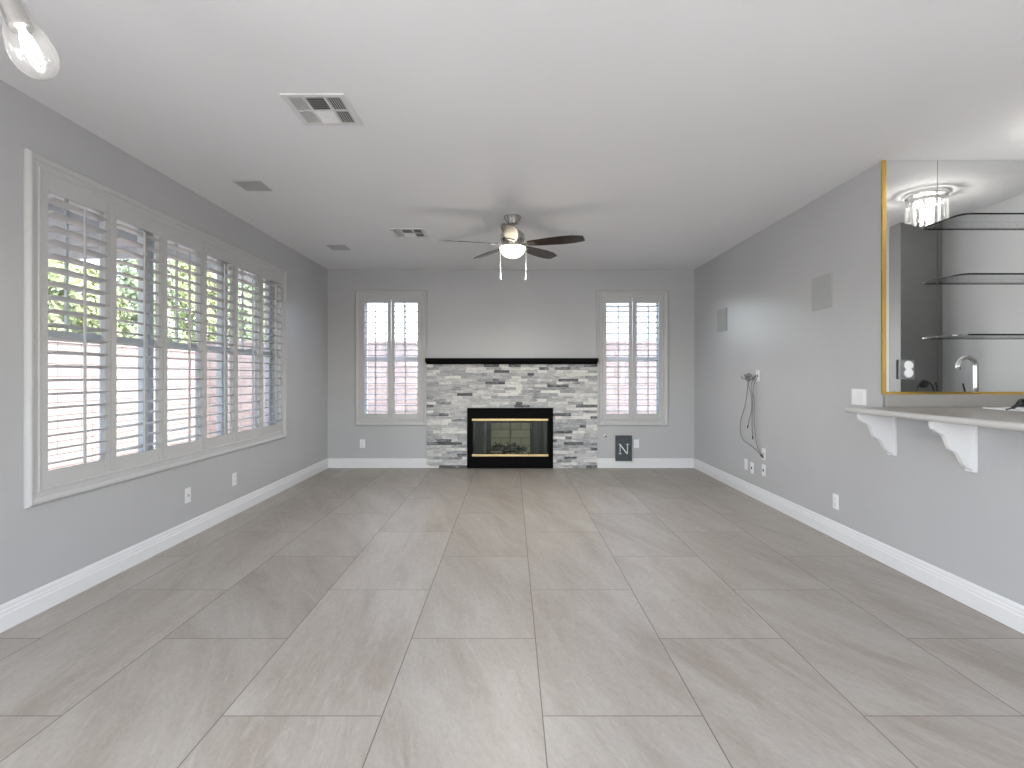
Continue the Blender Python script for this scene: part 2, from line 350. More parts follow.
# baseboards
BP = [(0,0),(.016,0),(.016,.078),(.012,.084),(.012,.098),(.008,.104),(.008,.118),(.003,.130),(0,.132)]
def baseboard(name, a, b, nrm):
    bm = bmesh.new(); a = Vector(a); b = Vector(b); n = Vector(nrm)
    prism(bm, BP, lambda t, z: a+n*t+Vector((0,0,z)), lambda t, z: b+n*t+Vector((0,0,z)))
    return struct(build(name, bm, M['trim']))
SX0, SX1 = -1.163, 1.19
baseboard('baseboard_left', (XL, YR, 0), (XL, YB, 0), (1,0,0))
baseboard('baseboard_right', (XR, 1.4, 0), (XR, YB, 0), (-1,0,0))
baseboard('baseboard_back_left', (XL+.016, YB, 0), (SX0-.001, YB, 0), (0,-1,0))
baseboard('baseboard_back_right', (SX1+.001, YB, 0), (XR-.016, YB, 0), (0,-1,0))

# ---------------------------------------------------------------- windows, casings, shutters
CP = [(-.004,-.02),(-.004,.012),(.006,.020),(.012,.020),(.016,.014),(.040,.016),(.046,.024),(.060,.030),(.072,.030),(.080,.022),(.085,.010),(.085,0)]
fL = lambda u, v, w: Vector((XL+w, u, v))
fB = lambda u, v, w: Vector((u, YB-w, v))
for i, (f, u0, u1) in enumerate(((fL, LY0, LY1), (fB, *BWL), (fB, *BWR))):
    bm = bmesh.new(); frame_sweep(bm, u0, u1, WZ0, WZ1, CP, f)
    struct(build('trim_%d' % (i+1), bm, M['shutter']))

def fbox(bm, f, u0, u1, v0, v1, w0, w1):
    a = f(u0, v0, w0); b = f(u1, v1, w1)
    box(bm, min(a.x,b.x), max(a.x,b.x), min(a.y,b.y), max(a.y,b.y), min(a.z,b.z), max(a.z,b.z))
ZM = 1.515
def window(n, f, u0, u1, muntins):
    e = .002; D0, D1 = -.165, -.115
    bm = bmesh.new()
    fw = .045
    fbox(bm, f, u0+e, u0+fw, WZ0+e, WZ1-e, D0, D1); fbox(bm, f, u1-fw, u1-e, WZ0+e, WZ1-e, D0, D1)
    fbox(bm, f, u0+fw, u1-fw, WZ0+e, WZ0+fw, D0, D1); fbox(bm, f, u0+fw, u1-fw, WZ1-fw, WZ1-e, D0, D1)
    root = struct(build('window_%d' % n, bm, M['vinyl'], bevel=.004))
    g = bmesh.new(); fbox(g, f, u0+fw, u1-fw, WZ0+fw, WZ1-fw, -.145, -.140); build('pane', g, M['glass'], root)
    s = bmesh.new(); fbox(s, f, u0+fw, u1-fw, ZM-.028, ZM+.022, -.139, -.108)
    fbox(s, f, (u0+u1)/2-.03, (u0+u1)/2+.03, ZM+.022, ZM+.034, -.135, -.112)
    build('sash_rail', s, M['vinyl'], root, bevel=.003)
    for mu, z0, w in muntins:
        q = bmesh.new(); fbox(q, f, mu-w/2, mu+w/2, z0, WZ1-fw, -.139, -.125); build('muntin', q, M['vinyl'], root)
    return root
ms = [4.02-.005, 5.06]
window(1, fL, LY0, 3.985, [(3.27, ZM+.022, .016), (3.575, WZ0+.045, .07)])
window(2, fL, 4.00, 5.04, [(4.345, ZM+.022, .016), (4.65, WZ0+.045, .07)])
window(3, fL, 5.055, LY1, [(5.41, ZM+.022, .016), (5.71, WZ0+.045, .07)])
window(4, fB, BWL[0], BWL[1], [(-1.76, ZM+.022, .016), (-1.50, ZM+.022, .016)])
window(5, fB, BWR[0], BWR[1], [(1.76, WZ0+.045, .03)])

def shutter(f, u0, u1, tilt, label, group, hinge_side):
    g = .003; a, b = u0+g, u1-g; z0, z1 = WZ0+g, WZ1-g
    base = f((a+b)/2, z0, 0)
    root = empty('shutter_panel', base, label, 'window shutter', group)
    st, rt, rb = .047, .092, .083
    T0, T1 = -.014, .014
    bm = bmesh.new()
    fbox(bm, f, a, a+st, z0, z1, T0, T1); fbox(bm, f, b-st, b, z0, z1, T0, T1)
    fbox(bm, f, a+st, b-st, z1-rt, z1, T0+.001, T1-.001); fbox(bm, f, a+st, b-st, z0, z0+rb, T0+.001, T1-.001)
    build('shutter_frame', bm, M['shutter'], root, bevel=.003)
    oz0, oz1 = z0+rb, z1-rt; n = 20; sp = (oz1-oz0)/n
    bm = bmesh.new(); W, H = .044, .0065
    for k in range(n):
        zc = oz0+sp*(k+.5); pr = []
        for q in range(12):
            t = 2*PI*q/12; w = W*math.cos(t); h = H*math.sin(t)
            pr.append((w*math.cos(tilt)+h*math.sin(tilt), zc - w*math.sin(tilt)+h*math.cos(tilt)))
        prism(bm, pr, lambda w, z: f(a+st+.001, z, w), lambda w, z: f(b-st-.001, z, w))
    build('louvers', bm, M['shutter'], root)
    c = (a+b)/2
    bm = bmesh.new(); fbox(bm, f, c-.007, c+.007, oz0+.01, oz1-.035, .046, .056)
    for k in range(n-1):
        zc = oz0+sp*(k+.5) - W*math.sin(tilt); fbox(bm, f, c-.001, c+.001, zc-.001, zc+.001, .040, .047)
    build('tilt_rod', bm, M['shutter'], root)
    hx = a if hinge_side < 0 else b
    for z in (z0+.18, (z0+z1)/2, z1-.18):
        bm = bmesh.new(); fbox(bm, f, min(hx, hx-hinge_side*.012), max(hx, hx-hinge_side*.012), z-.03, z+.03, T1, T1+.004); build('hinge', bm, M['shutter'], root, bevel=.001)
    return root
w6 = (LY1-LY0)/6
lab = ['white louvered shutter of the long side window, nearest the camera',
       'white louvered shutter of the long side window, second from the camera',
       'white louvered shutter of the long side window, third from the camera',
       'white louvered shutter of the long side window, fourth from the camera',
       'white louvered shutter of the long side window, second from the fireplace wall corner',
       'white louvered shutter of the long side window, nearest the fireplace wall corner']
for k in range(6):
    shutter(fL, LY0+w6*k, LY0+w6*(k+1), math.radians([-8,2,2,-4,0,-3][k]), lab[k], 'shutters of the long side window', -1 if k % 2 == 0 else 1)
for (u0, u1, tl, sd_) in ((*BWL, 2, 'left'), (*BWR, 0, 'right')):
    mid = (u0+u1)/2
    shutter(fB, u0, mid, math.radians(tl), 'white shutter of the window %s of the fireplace, its left leaf' % sd_, 'shutters of the fireplace wall windows', -1)
    shutter(fB, mid, u1, math.radians(tl), 'white shutter of the window %s of the fireplace, its right leaf' % sd_, 'shutters of the fireplace wall windows', 1)

# ---------------------------------------------------------------- fireplace
fire = empty('fireplace', (0.01, YB, 0), 'fireplace faced in grey and white stacked ledger stone with a black glass-doored firebox', 'fireplace')
bm = bmesh.new(); tone = bm.faces.layers.float.new('tone')
rh = 1.434/36; SX = (-.605, .580, .835)
for r_ in range(36):
    z0 = r_*rh; x = SX0
    while x < SX1-1e-4:
        w = random.choice((.09,.13,.17,.21,.27)); x1 = min(x+w, SX1)
        if SX1-x1 < .05: x1 = SX1
        v = random.random()
        t = .02+.15*random.random() if v < .10 else (.33+.2*random.random() if v < .40 else (.52+.2*random.random() if v < .80 else .76+.2*random.random()))
        d = .022+random.random()*.013
        segs = [(x, x1)]
        if z0+rh > 0 and z0 < SX[2]-.01:
            segs = []
            if x < SX[0]: segs.append((x, min(x1, SX[0])))
            if x1 > SX[1]: segs.append((max(x, SX[1]), x1))
        ztop = z0+rh-.0012
        for a, b in segs:
            if b-a < .004: continue
            for f_ in box(bm, a+.0006, b-.0006, YB-d, YB-.001, z0+.0005, ztop): f_[tone] = t
        x = x1
build('stone_veneer', bm, M['stone'], fire)
# mantel
bm = bmesh.new()
mp_ = [(0,1.434),(.075,1.434),(.085,1.450),(.105,1.462),(.118,1.470),(.125,1.478),(.125,1.515),(0,1.515)]
prism(bm, mp_, lambda t, z: Vector((-1.160-(.012 if z > 1.46 else 0), YB-.001-t, z)), lambda t, z: Vector((1.178+(.012 if z > 1.46 else 0), YB-.001-t, z)))
build('mantel_shelf', bm, M['blackmantel'], fire)
# black surround
Y0, Y1 = YB-.060, YB-.037
bm = bmesh.new()
for a, b, c, d in rects_with_holes(-.602, .578, .004, .830, [(-.535, .511, .166, .681)]): box(bm, a, b, Y0, YB-.003, c, d)
sur = build('firebox_surround', bm, M['black'], fire)
for z0, z1 in ((.655, .684), (.166, .197)):
    build('brass_rail', B(-.535, .511, Y0-.006, Y0+.008, z0, z1), M['brass'], fire, bevel=.003)['label'] = 'brass strip'
# glass doors: four narrow framed leaves in two bifold pairs
xs = [-.533, -.49, -.011, -.009+.478, .509]
for a, b in ((-.531, -.0125), (-.0115, .507)):
    gd = build('glass_door', B(a+.001, b-.001, Y0+.012, Y0+.016, .199, .653), M['fireglass'], fire)
    bm = bmesh.new(); t = .005
    for a2, b2, c2, d2 in rects_with_holes(a+.0005, b-.0005, .198, .654, [(a+t, b-t, .198+t, .654-t)]): box(bm, a2, b2, Y0+.010, Y0+.018, c2, d2)
    build('door_frame', bm, M['black'], gd)
    hx = a+.012 if a < -.1 else b-.012
    for k in range(4):
        build('hinge_pin', B(hx-.006, hx+.006, Y0+.002, Y0+.010, .24+k*.032, .256+k*.032), M['black'], gd)
# firebox
bm = bmesh.new(); D = YB+.50; x0, x1 = FX0+.002, FX1-.002; xb0, xb1 = -.30, .285
def quad(bm, *p): return bm.faces.new([bm.verts.new(q) for q in p])
fb_ = [((x0,YB-.003),(xb0,D)), ((xb1,D),(x1,YB-.003))]
t = .02
prism(bm, [(x0,YB-.003),(x0-.0,YB+.01),(xb0-.02,D+.02),(xb1+.02,D+.02),(x1,YB+.01),(x1,YB-.003),(xb1,D),(xb0,D)],
      lambda x, y: Vector((x,y,FZ0+.004)), lambda x, y: Vector((x,y,FZ1-.004)))
bmesh.ops.recalc_face_normals(bm, faces=bm.faces)
prism(bm, [(x0,YB-.003),(x1,YB-.003),(xb1,D),(xb0,D)], lambda x, y: Vector((x,y,FZ0+.003)), lambda x, y: Vector((x,y,FZ0+.02)))
prism(bm, [(x0,YB-.003),(x1,YB-.003),(xb1,D),(xb0,D)], lambda x, y: Vector((x,y,FZ1-.02)), lambda x, y: Vector((x,y,FZ1-.003)))
build('firebox', bm, M['soot'], fire)
build('back_panel', B(xb0+.004, xb1-.004, D-.012, D-.001, FZ0+.021, FZ1-.16), M['firebrick'], fire)['label'] = 'pale brick-patterned back panel'
# mesh curtains drawn to each side
for s, xa, xb in ((-1, -.515, -.335), (1, .30, .49)):
    bm = bmesh.new(); n = 40; top = []; bot = []
    for k in range(n+1):
        x = xa+(xb-xa)*k/n; y = YB-.015+.012*math.sin(k*1.55)
        top.append(bm.verts.new((x, y, .662))); bot.append(bm.verts.new((x+.01*s, y, .19)))
    for k in range(n): bm.faces.new((top[k], top[k+1], bot[k+1], bot[k]))
    bmesh.ops.solidify(bm, geom=bm.faces[:], thickness=.0015)
    build('mesh_curtain', bm, M['mesh'], fire)
# grate and log set
gr = bmesh.new()
for k in range(7): tube(gr, [(-.26+k*.085, YB+.08, .20), (-.26+k*.085, YB+.10, .165), (-.26+k*.085, YB+.33, .165)], .007, 6)
tube(gr, [(-.30, YB+.14, .165), (.29, YB+.14, .165)], .007, 6); 
for x in (-.26, .25):
    for y in (YB+.14, YB+.30): tube(gr, [(x, y, .165), (x, y, .122)], .006, 6)
grate = build('fire_grate', gr, M['black'], fire)
lg = random.Random(4)
for k in range(9):
    x = -.26+.055*k+lg.uniform(-.03,.03); y = YB+.10+lg.random()*.16; z = .205+lg.random()*.07; a = lg.uniform(-.7,.7); l = lg.uniform(.12,.26); dz = lg.uniform(-.05,.07)
    bm = bmesh.new(); p = [Vector((x-l/2*math.cos(a), y-l/2*math.sin(a)*.5, z-dz/2)), Vector((x, y, z+.012)), Vector((x+l/2*math.cos(a), y+l/2*math.sin(a)*.5, z+dz/2))]
    tube(bm, bez(p, 4), [.022+.009*lg.random() for _ in range(9)], 8)
    tube(bm, [p[1], p[1]+Vector((lg.uniform(-.05,.05), -.02, .06))], [.012,.008], 6)
    build('log', bm, M['log'], fire, smooth=True)

# ---------------------------------------------------------------- ceiling fan
FC = Vector((.014, 5.02, 0))
fan = empty('ceiling_fan', (FC.x, FC.y, 2.345), 'five-bladed ceiling fan with nickel body, dark blades and a lit glass bowl', 'ceiling fan')
bm = bmesh.new(); lathe(bm, [(0,ZC-.001),(.078,ZC-.001),(.078,ZC-.015),(.070,ZC-.03),(.052,ZC-.072),(.030,ZC-.082),(0,ZC-.082)], FC.x, FC.y, 0); build('canopy', bm, M['nickel'], fan, smooth=False)
bm = bmesh.new(); lathe(bm, [(0,ZC-.08),(.014,ZC-.08),(.014,2.60),(0,2.60)], FC.x, FC.y, 0, 16); build('downrod', bm, M['nickel'], fan)
bm = bmesh.new(); lathe(bm, [(0,2.625),(.025,2.625),(.045,2.61),(.085,2.60),(.108,2.575),(.112,2.53),(.104,2.51),(.085,2.500),(.085,2.488),(.095,2.484),(.095,2.468),(.118,2.466),(.122,2.458),(0,2.458)], FC.x, FC.y, 0, 40); build('motor_housing', bm, M['nickel'], fan, smooth=False)
bm = bmesh.new(); pr = [(0,2.457),(.118,2.457)]+[(.118*math.cos(t), 2.450-.092*math.sin(t)) for t in [PI/2*k/10 for k in range(0,10)]]+[(0,2.358)]
lathe(bm, pr, FC.x, FC.y, 0, 40); build('glass_bowl', bm, M['frost'], fan, smooth=True)['label'] = 'lit frosted glass bowl'
ZBl = 2.482
for k in range(5):
    th = math.radians(-93+72*k); R = Matrix.Rotation(th, 4, 'Z')
    # outline along +X: root .14 -> tip .66
    outline = []
    prf = [(.15,.040),(.20,.048),(.28,.058),(.38,.068),(.48,.073),(.57,.070),(.64,.058),(.672,.044)]
    pitch = math.radians(-13)
    up = [(x, w) for x, w in prf]; dn = [(x, -w*(.9 if x > .6 else 1)) for x, w in reversed(prf)]
    bm = bmesh.new()
    def mapf(z): 
        def g_(x, y):
            v = Vector((x, y, z)); v = Matrix.Rotation(pitch, 4, 'X') @ v; v = R @ v
            return v + Vector((FC.x, FC.y, ZBl))
        return g_
    prism(bm, up+dn, mapf(-.003), mapf(.003))
    bl = build('blade', bm, M['blade'], fan)
    bm = bmesh.new()
    prism(bm, [(.085,.016),(.13,.012),(.16,.030),(.215,.034),(.225,0),(.215,-.034),(.16,-.030),(.13,-.012),(.085,-.016)], mapf(-.009), mapf(-.0035))
    build('blade_iron', bm, M['nickel'], bl)
for px_, dx in ((-1, -.112), (1, .124)):
    bm = bmesh.new(); x = FC.x+dx; tube(bm, [(x, FC.y, 2.47), (x, FC.y, 2.20)], .0016, 6)
    lathe(bm, [(0,2.20),(.004,2.198),(.006,2.18),(.004,2.165),(0,2.163)], x, FC.y, 0, 10)
    build('pull_chain', bm, M['plastic'], fan)
lp = light('fan_lamp', 'SPOT', (FC.x, FC.y, 2.31), 30, (1,.95,.88), size=.14); lp.data.spot_size = math.radians(172); lp.data.spot_blend = .5
light('fan_uplight', 'POINT', (FC.x, FC.y, 2.31), .7, (1,.95,.88), size=.04)

# ---------------------------------------------------------------- ceiling vents and speakers
def vent(x0, x1, y0, y1, label):
    root = empty('ceiling_vent', ((x0+x1)/2, (y0+y1)/2, ZC-.012), label, 'air vent', 'air vents in the ceiling')
    bm = bmesh.new(); m_ = .024; z0, z1 = ZC-.008, ZC-.0005
    ix0, ix1, iy0, iy1 = x0+m_, x1-m_, y0+m_, y1-m_; w = ix1-ix0; h = iy1-iy0; g = .007
    cx = [ix0, ix0+w*.31, ix0+w*.69, ix1]; cy = [iy0, (iy0+iy1)/2, iy1]
    cells = [(cx[i]+g, cx[i+1]-g, cy[j]+g, cy[j+1]-g) for i in range(3) for j in range(2)]
    for a, b, c, d in rects_with_holes(x0, x1, y0, y1, cells): box(bm, a, b, c, d, z0, z1)
    build('vent_frame', bm, M['ventwhite'], root, bevel=.0015)
    build('duct', B(ix0, ix1, iy0, iy1, ZC-.0012, ZC-.0004), M['ventdark'], root)
    for i, (a, b, c, d) in enumerate(cells):
        col_, row = divmod(i, 2); n = 7
        bm = bmesh.new()
        if col_ in (0, 2):
            s = -1 if col_ == 0 else 1; n = 6
            for k in range(n):
                u = a+(b-a)*(k+.5)/n; hw = .0022 if col_ == 0 else .0042
                prism(bm, [(u-s*hw, ZC-.002), (u-s*hw+.0014, ZC-.002), (u+s*hw+.0014, ZC-.010), (u+s*hw, ZC-.010)],
                      lambda x, z: Vector((x, c, z)), lambda x, z: Vector((x, d, z)))
        else:
            s = 1 if row == 1 else -1
            for k in range(n):
                u = c+(d-c)*(k+.5)/n; hw = .0062
                prism(bm, [(u-s*hw, ZC-.002), (u-s*hw+.0014, ZC-.002), (u+s*hw+.0014, ZC-.010), (u+s*hw, ZC-.010)],
                      lambda y, z: Vector((a, y, z)), lambda y, z: Vector((b, y, z)))
        build('vane_bank', bm, M['ventwhite'], root)
vent(-1.207, -.870, 2.835, 3.185, 'white square air vent in the ceiling nearest the camera, six louvered cells')
vent(-1.225, -.875, 5.42, 5.765, 'small-looking white ceiling air vent left of the ceiling fan')
def plate_speaker(name, f, u0, u1, v0, v1, matl, label, group):
    bm = bmesh.new(); fbox(bm, f, u0, u1, v0, v1, .0005, .006)
    o = build(name, bm, matl); c = center(o)
    tag(o, label, 'speaker', group); o.modifiers.new('b', 'BEVEL').width = .002
    bm = bmesh.new(); fbox(bm, f, u0+.006, u1-.006, v0+.006, v1-.006, .0058, .0085); build('speaker_grille', bm, matl, o)
    return o
fC = lambda u, v, w: Vector((u, v, ZC-w))
fR = lambda u, v, w: Vector((XR-w, u, v))
plate_speaker('ceiling_speaker', fC, -2.10, -1.89, 4.09, 4.315, M['grille_ceiling'], 'flat square ceiling speaker above the long side window, nearer the camera', 'ceiling speakers')
plate_speaker('ceiling_speaker', fC, -2.08, -1.87, 6.12, 6.35, M['grille_ceiling'], 'flat square ceiling speaker toward the fireplace wall, left of the far air vent', 'ceiling speakers')
plate_speaker('wall_speaker', fR, 4.298, 4.585, 1.815, 2.088, M['grille'], 'grey square in-wall speaker high on the right wall, nearer the bar', 'wall speakers')
plate_speaker('wall_speaker', fR, 6.388, 6.685, 1.805, 2.078, M['grille'], 'grey square in-wall speaker high on the right wall, nearer the fireplace corner', 'wall speakers')

# ---------------------------------------------------------------- outlets and plates
def outlet(f, u, v, kind, label, w=.072, h=.116, group='wall outlets and plates'):
    bm = bmesh.new(); fbox(bm, f, u-w/2, u+w/2, v-h/2, v+h/2, .0005, .0065)
    nm = {'duplex':'wall_outlet','decora':'wall_outlet','coax':'cable_plate','blank':'wall_plate','switch':'light_switch','hdmi':'cable_plate'}[kind]
    o = center(build(nm, bm, M['plastic'], bevel=.002)); tag(o, label, 'light switch' if kind == 'switch' else 'outlet', group)
    if kind == 'duplex':
        for dz in (-.022, .022):
            bm = bmesh.new(); fbox(bm, f, u-.017, u+.017, v+dz-.014, v+dz+.014, .006, .009); s = build('socket', bm, M['plastic'], o, bevel=.004)
            bm = bmesh.new()
            for du in (-.007, .007): fbox(bm, f, u+du-.0012, u+du+.0012, v+dz-.002, v+dz+.007, .0088, .0094)
            fbox(bm, f, u-.002, u+.002, v+dz-.009, v+dz-.005, .0088, .0094); build('slots', bm, M['dark'], s)
    elif kind == 'decora':
        bm = bmesh.new(); fbox(bm, f, u-.017, u+.017, v-.034, v+.034, .006, .009); s = build('socket', bm, M['plastic'], o, bevel=.001)
        for dz in (-.018, .016):
            bm = bmesh.new()
            for du in (-.007, .007): fbox(bm, f, u+du-.0012, u+du+.0012, v+dz, v+dz+.008, .0088, .0094)
            build('slots', bm, M['dark'], s)
    elif kind in ('coax', 'hdmi'):
        bm = bmesh.new(); e = .010 if kind == 'coax' else .012
        fbox(bm, f, u-.008, u+.008, v-e, v+e, .006, .012); build('jack', bm, M['nickel'] if kind == 'coax' else M['dark'], o, bevel=.002)
    elif kind == 'switch':
        for k in (-1, 0, 1):
            bm = bmesh.new(); fbox(bm, f, u+k*.046-.016, u+k*.046+.016, v-.033, v+.033, .006, .010); build('rocker', bm, M['plastic'], o, bevel=.002)
    return o
outlet(fL, 4.27, .335, 'coax', 'white cable jack plate under the long side window, nearer the camera')
outlet(fL, 4.99, .325, 'duplex', 'white outlet under the long side window, farther from the camera')
outlet(fB, -2.055, .335, 'duplex', 'white outlet on the fireplace wall below the left window')
outlet(fB, 1.735, .335, 'decora', 'white outlet on the fireplace wall just right of the letter board')
outlet(fR, 5.59, 1.272, 'hdmi', 'white cable plate on the right wall behind the tangled cables', .074, .116)
outlet(fR, 5.87, .317, 'blank', 'white blank plate low on the right wall, leftmost of the low cluster')
outlet(fR, 5.725, .303, 'hdmi', 'white plate with dark jack low on the right wall, middle of the low cluster')
outlet(fR, 5.46, .487, 'coax', 'white cable plate on the right wall at the foot of the hanging cables')
outlet(fR, 5.46, .325, 'hdmi', 'white plate low on the right wall directly below the upper cable plate')
outlet(fR, 4.25, .290, 'duplex', 'white outlet low on the right wall, alone toward the bar')
outlet(fR, 3.965, 1.118, 'switch', 'white triple light switch on the right wall above the counter end', .165, .116)

# hanging cables: each with its own plug
PR = lambda px, py, off=.02: Vector((XR-off, 1381.8/(px-511), CH-(py-376)*(1381.8/(px-511))/544))
def cable(pts, offs, label, r_=.0042, plug=True):
    P = [PR(a, b, o) for (a, b), o in zip(pts, offs)]
    bm = bmesh.new(); tube(bm, bez(P, 6), r_, 6)
    o = build('hanging_cable', bm, M['cable']); tag(o, label, 'cable', 'cables hanging on the right wall')
    center(o)
    if plug:
        d = (P[-1]-P[-2]).normalized(); bm = bmesh.new(); tube(bm, [P[-1], P[-1]+d*.035], .0065, 6); build('plug', bm, M['blackplastic'], o)
    return o
cable([(757,377),(752,381),(750.5,388),(747,405),(742.5,420),(742,432),(745,440),(752,445),(758,450),(762,455)], [.012,.04,.03,.02,.018,.018,.018,.018,.018,.015], 'thin grey cable bowing widest to the left below the wall plate')
cable([(757,375),(753,383),(754,395),(753.5,410),(751,420),(750,425)], [.012,.045,.03,.02,.02,.02], 'short grey cable hanging from the wall plate, shortest of the bundle')
cable([(757,376),(755,385),(756,398),(755,415),(755,430),(755.5,436)], [.014,.04,.035,.03,.03,.03], 'straight grey cable hanging in the middle of the bundle')
cable([(758,378),(757,388),(757.5,402),(757,420),(759,440),(761,448),(763.5,455)], [.014,.04,.035,.03,.03,.03,.018], 'longest grey cable running down into the lower cable plate')
bm = bmesh.new()
c0 = PR(755, 377, .045)
for j, (cy, cz, rr_) in enumerate(((0,0,.035),(.03,.02,.026),(.07,.0,.03),(.02,-.02,.022))):
    tube(bm, [c0+Vector((.012*math.sin(t*2+j)-.008*j, cy+rr_*math.cos(t), cz+rr_*.8*math.sin(t))) for t in [2*PI*k/20 for k in range(21)]], .006, 6)
o = build('cable_coil', bm, M['cable']); tag(center(o), 'tangle of coiled grey cable ends sticking out at the wall plate', 'cable')
bm = bmesh.new(); tube(bm, [PR(750,379,.03), PR(746,378,.045), PR(745.5,376,.045), PR(750,376,.03)], .006, 8)
build('connector', bm, M['nickel'], o)

# letter board
bx0, bx1, bz0, bz1 = 1.440, 1.668, .098, .450; YSg = YB-.020
o = build('letter_board', B(bx0, bx1, YSg-.014, YSg, bz0, bz1), M['slate'], bevel=.002); center(o)
tag(o, 'small dark slate board with a silver serif letter N against the fireplace wall', 'sign')
bm = bmesh.new(); cx, cz = 1.554, .268; fy0, fy1 = YSg-.018, YSg-.0135
def pl(pts): prism(bm, pts, lambda x, z: Vector((x+cx, fy0, z+cz)), lambda x, z: Vector((x+cx, fy1, z+cz)))
pl([(-.055,-.065),(-.047,-.065),(-.047,.060),(-.055,.060)])
pl([(.045,-.060),(.056,-.060),(.056,.065),(.045,.065)])
pl([(-.072,.067),(-.047,.067),(.056,-.072),(.038,-.072),(-.062,.060),(-.072,.060)])
pl([(-.072,-.072),(-.032,-.072),(-.032,-.065),(-.072,-.065)])
pl([(.030,.067),(.075,.067),(.075,.060),(.030,.060)])
build('letter', bm, M['silver'], o)['label'] = 'silver letter N'
bm = bmesh.new(); tube(bm, bez([(cx-.05, fy1, bz1-.012), (cx, fy1-.002, bz1-.004), (cx+.05, fy1, bz1-.012)], 6), .004, 6)
for x in (-.05, .05): lathe(bm, [(0,-.004),(.008,-.002),(.008,.002),(0,.004)], cx+x, fy1, bz1-.012, 10, Matrix.Rotation(PI/2, 3, 'X'))
build('hanging_cord', bm, M['blackplastic'], o)
# gas key valve
bm = bmesh.new(); lathe(bm, [(0,0),(.022,0),(.020,.006),(.010,.008),(.008,.018),(0,.018)], 1.305, YB-.001, .443, 16, Matrix.Rotation(PI/2, 3, 'X'))
tag(center(build('gas_valve', bm, M['nickel'])), 'small round gas valve on the wall between fireplace and letter board', 'valve')
ov = bpy.data.objects['gas_valve']
bm = bmesh.new(); lathe(bm, [(0,.018),(.006,.018),(.006,.030),(0,.030)], 1.305, YB-.001, .443, 8, Matrix.Rotation(PI/2, 3, 'X')); build('valve_socket', bm, M['dark'], ov)

# ---------------------------------------------------------------- bar
CZ = 1.060
SK = (3.06, 3.42, 3.17, 3.50)
bm = bmesh.new()
# worktop footprint with a real sink hole
rects = rects_with_holes(2.27, XS-.002, 3.02, 3.69, [SK])
us = sorted({2.288, 3.0, SK[0], SK[1], XS-.002}); vs_ = sorted({1.3, 3.02, SK[2], SK[3], 3.704})
grid = {}
def gv(i, j, z): return grid.setdefault((i, j, z), bm.verts.new((us[i], vs_[j], z)))
cellset = set()
for i in range(len(us)-1):
    for j in range(len(vs_)-1):
        inside = (i == 0) or (j >= 1)
        if us[i] >= SK[0]-1e-6 and us[i+1] <= SK[1]+1e-6 and vs_[j] >= SK[2]-1e-6 and vs_[j+1] <= SK[3]+1e-6: inside = False
        if inside: cellset.add((i, j))
zt, zb = CZ, CZ-.036
for i, j in cellset:
    bm.faces.new([gv(*q, zt) for q in ((i,j),(i+1,j),(i+1,j+1),(i,j+1))]); bm.faces.new([gv(*q, zb) for q in ((i,j),(i,j+1),(i+1,j+1),(i+1,j))])
    for (di, dj, a, b) in ((-1,0,(i,j+1),(i,j)),(1,0,(i+1,j),(i+1,j+1)),(0,-1,(i,j),(i+1,j)),(0,1,(i+1,j+1),(i,j+1))):
        if (i+di, j+dj) not in cellset: bm.faces.new((gv(*a, zb), gv(*b, zb), gv(*b, zt), gv(*a, zt)))
bmesh.ops.remove_doubles(bm, verts=bm.verts, dist=1e-5)
o = build('bar_countertop', bm, M['counter']); center(o); tag(o, 'beige solid surface bar countertop overhanging the right wall on brackets', 'countertop')
bv = o.modifiers.new('bevel', 'BEVEL'); bv.width = .004; bv.segments = 2; bv.limit_method = 'ANGLE'
# bullnose nosing along the room side and round the end
bm = bmesh.new()
pr = [(.0,.0)]+[(-.018*math.sin(t), -.018+.018*math.cos(t)) for t in [PI*k/8 for k in range(9)]]+[(0,-.036)]
pr = [(-.018*math.sin(PI*k/8), -.018+.018*math.cos(PI*k/8)) for k in range(9)]
prism(bm, pr, lambda x, z: Vector((2.288+x, 1.3, CZ+z)), lambda x, z: Vector((2.288+x, 3.704, CZ+z)))
build('edge', bm, M['counteredge'], o, smooth=False)['label'] = 'paler rounded bullnose edge'
o = build('backsplash', B(XR+.004, XS-.002, 3.690, 3.707, CZ+.001, 1.146), M['counter'], bevel=.002); center(o)
tag(o, 'low beige backsplash strip standing behind the bar counter under the mirror', 'backsplash')

cor = [(2.541,1.0235),(2.287,1.0235),(2.287,1.000),(2.295,.981),(2.315,.965),(2.341,.954),(2.358,.938),(2.370,.905),(2.384,.872),(2.402,.860),(2.419,.853),(2.436,.832),(2.448,.805),(2.462,.783),(2.476,.770),(2.492,.762),(2.522,.760),(2.541,.757)]
for y, lb in ((3.61, 'white scalloped bracket under the bar counter, farther from the camera'), (2.99, 'white scalloped bracket under the bar counter, nearer the camera')):
    cor_ = [(x+.018 if x < 2.5 else x, z) for x, z in cor]
    root = empty('counter_bracket', (XR, y, .745), lb, 'bracket', 'brackets under the bar counter')
    bm = bmesh.new(); prism(bm, [(min(x, XR-.0205), z) for x, z in cor_], lambda x, z: Vector((x, y-.015, z)), lambda x, z: Vector((x, y+.015, z)))
    build('bracket_body', bm, M['trim'], root, bevel=.001)
    build('wall_plate', B(XR-.020, XR-.0005, y-.032, y+.032, .745, 1.0235), M['trim'], root, bevel=.002)

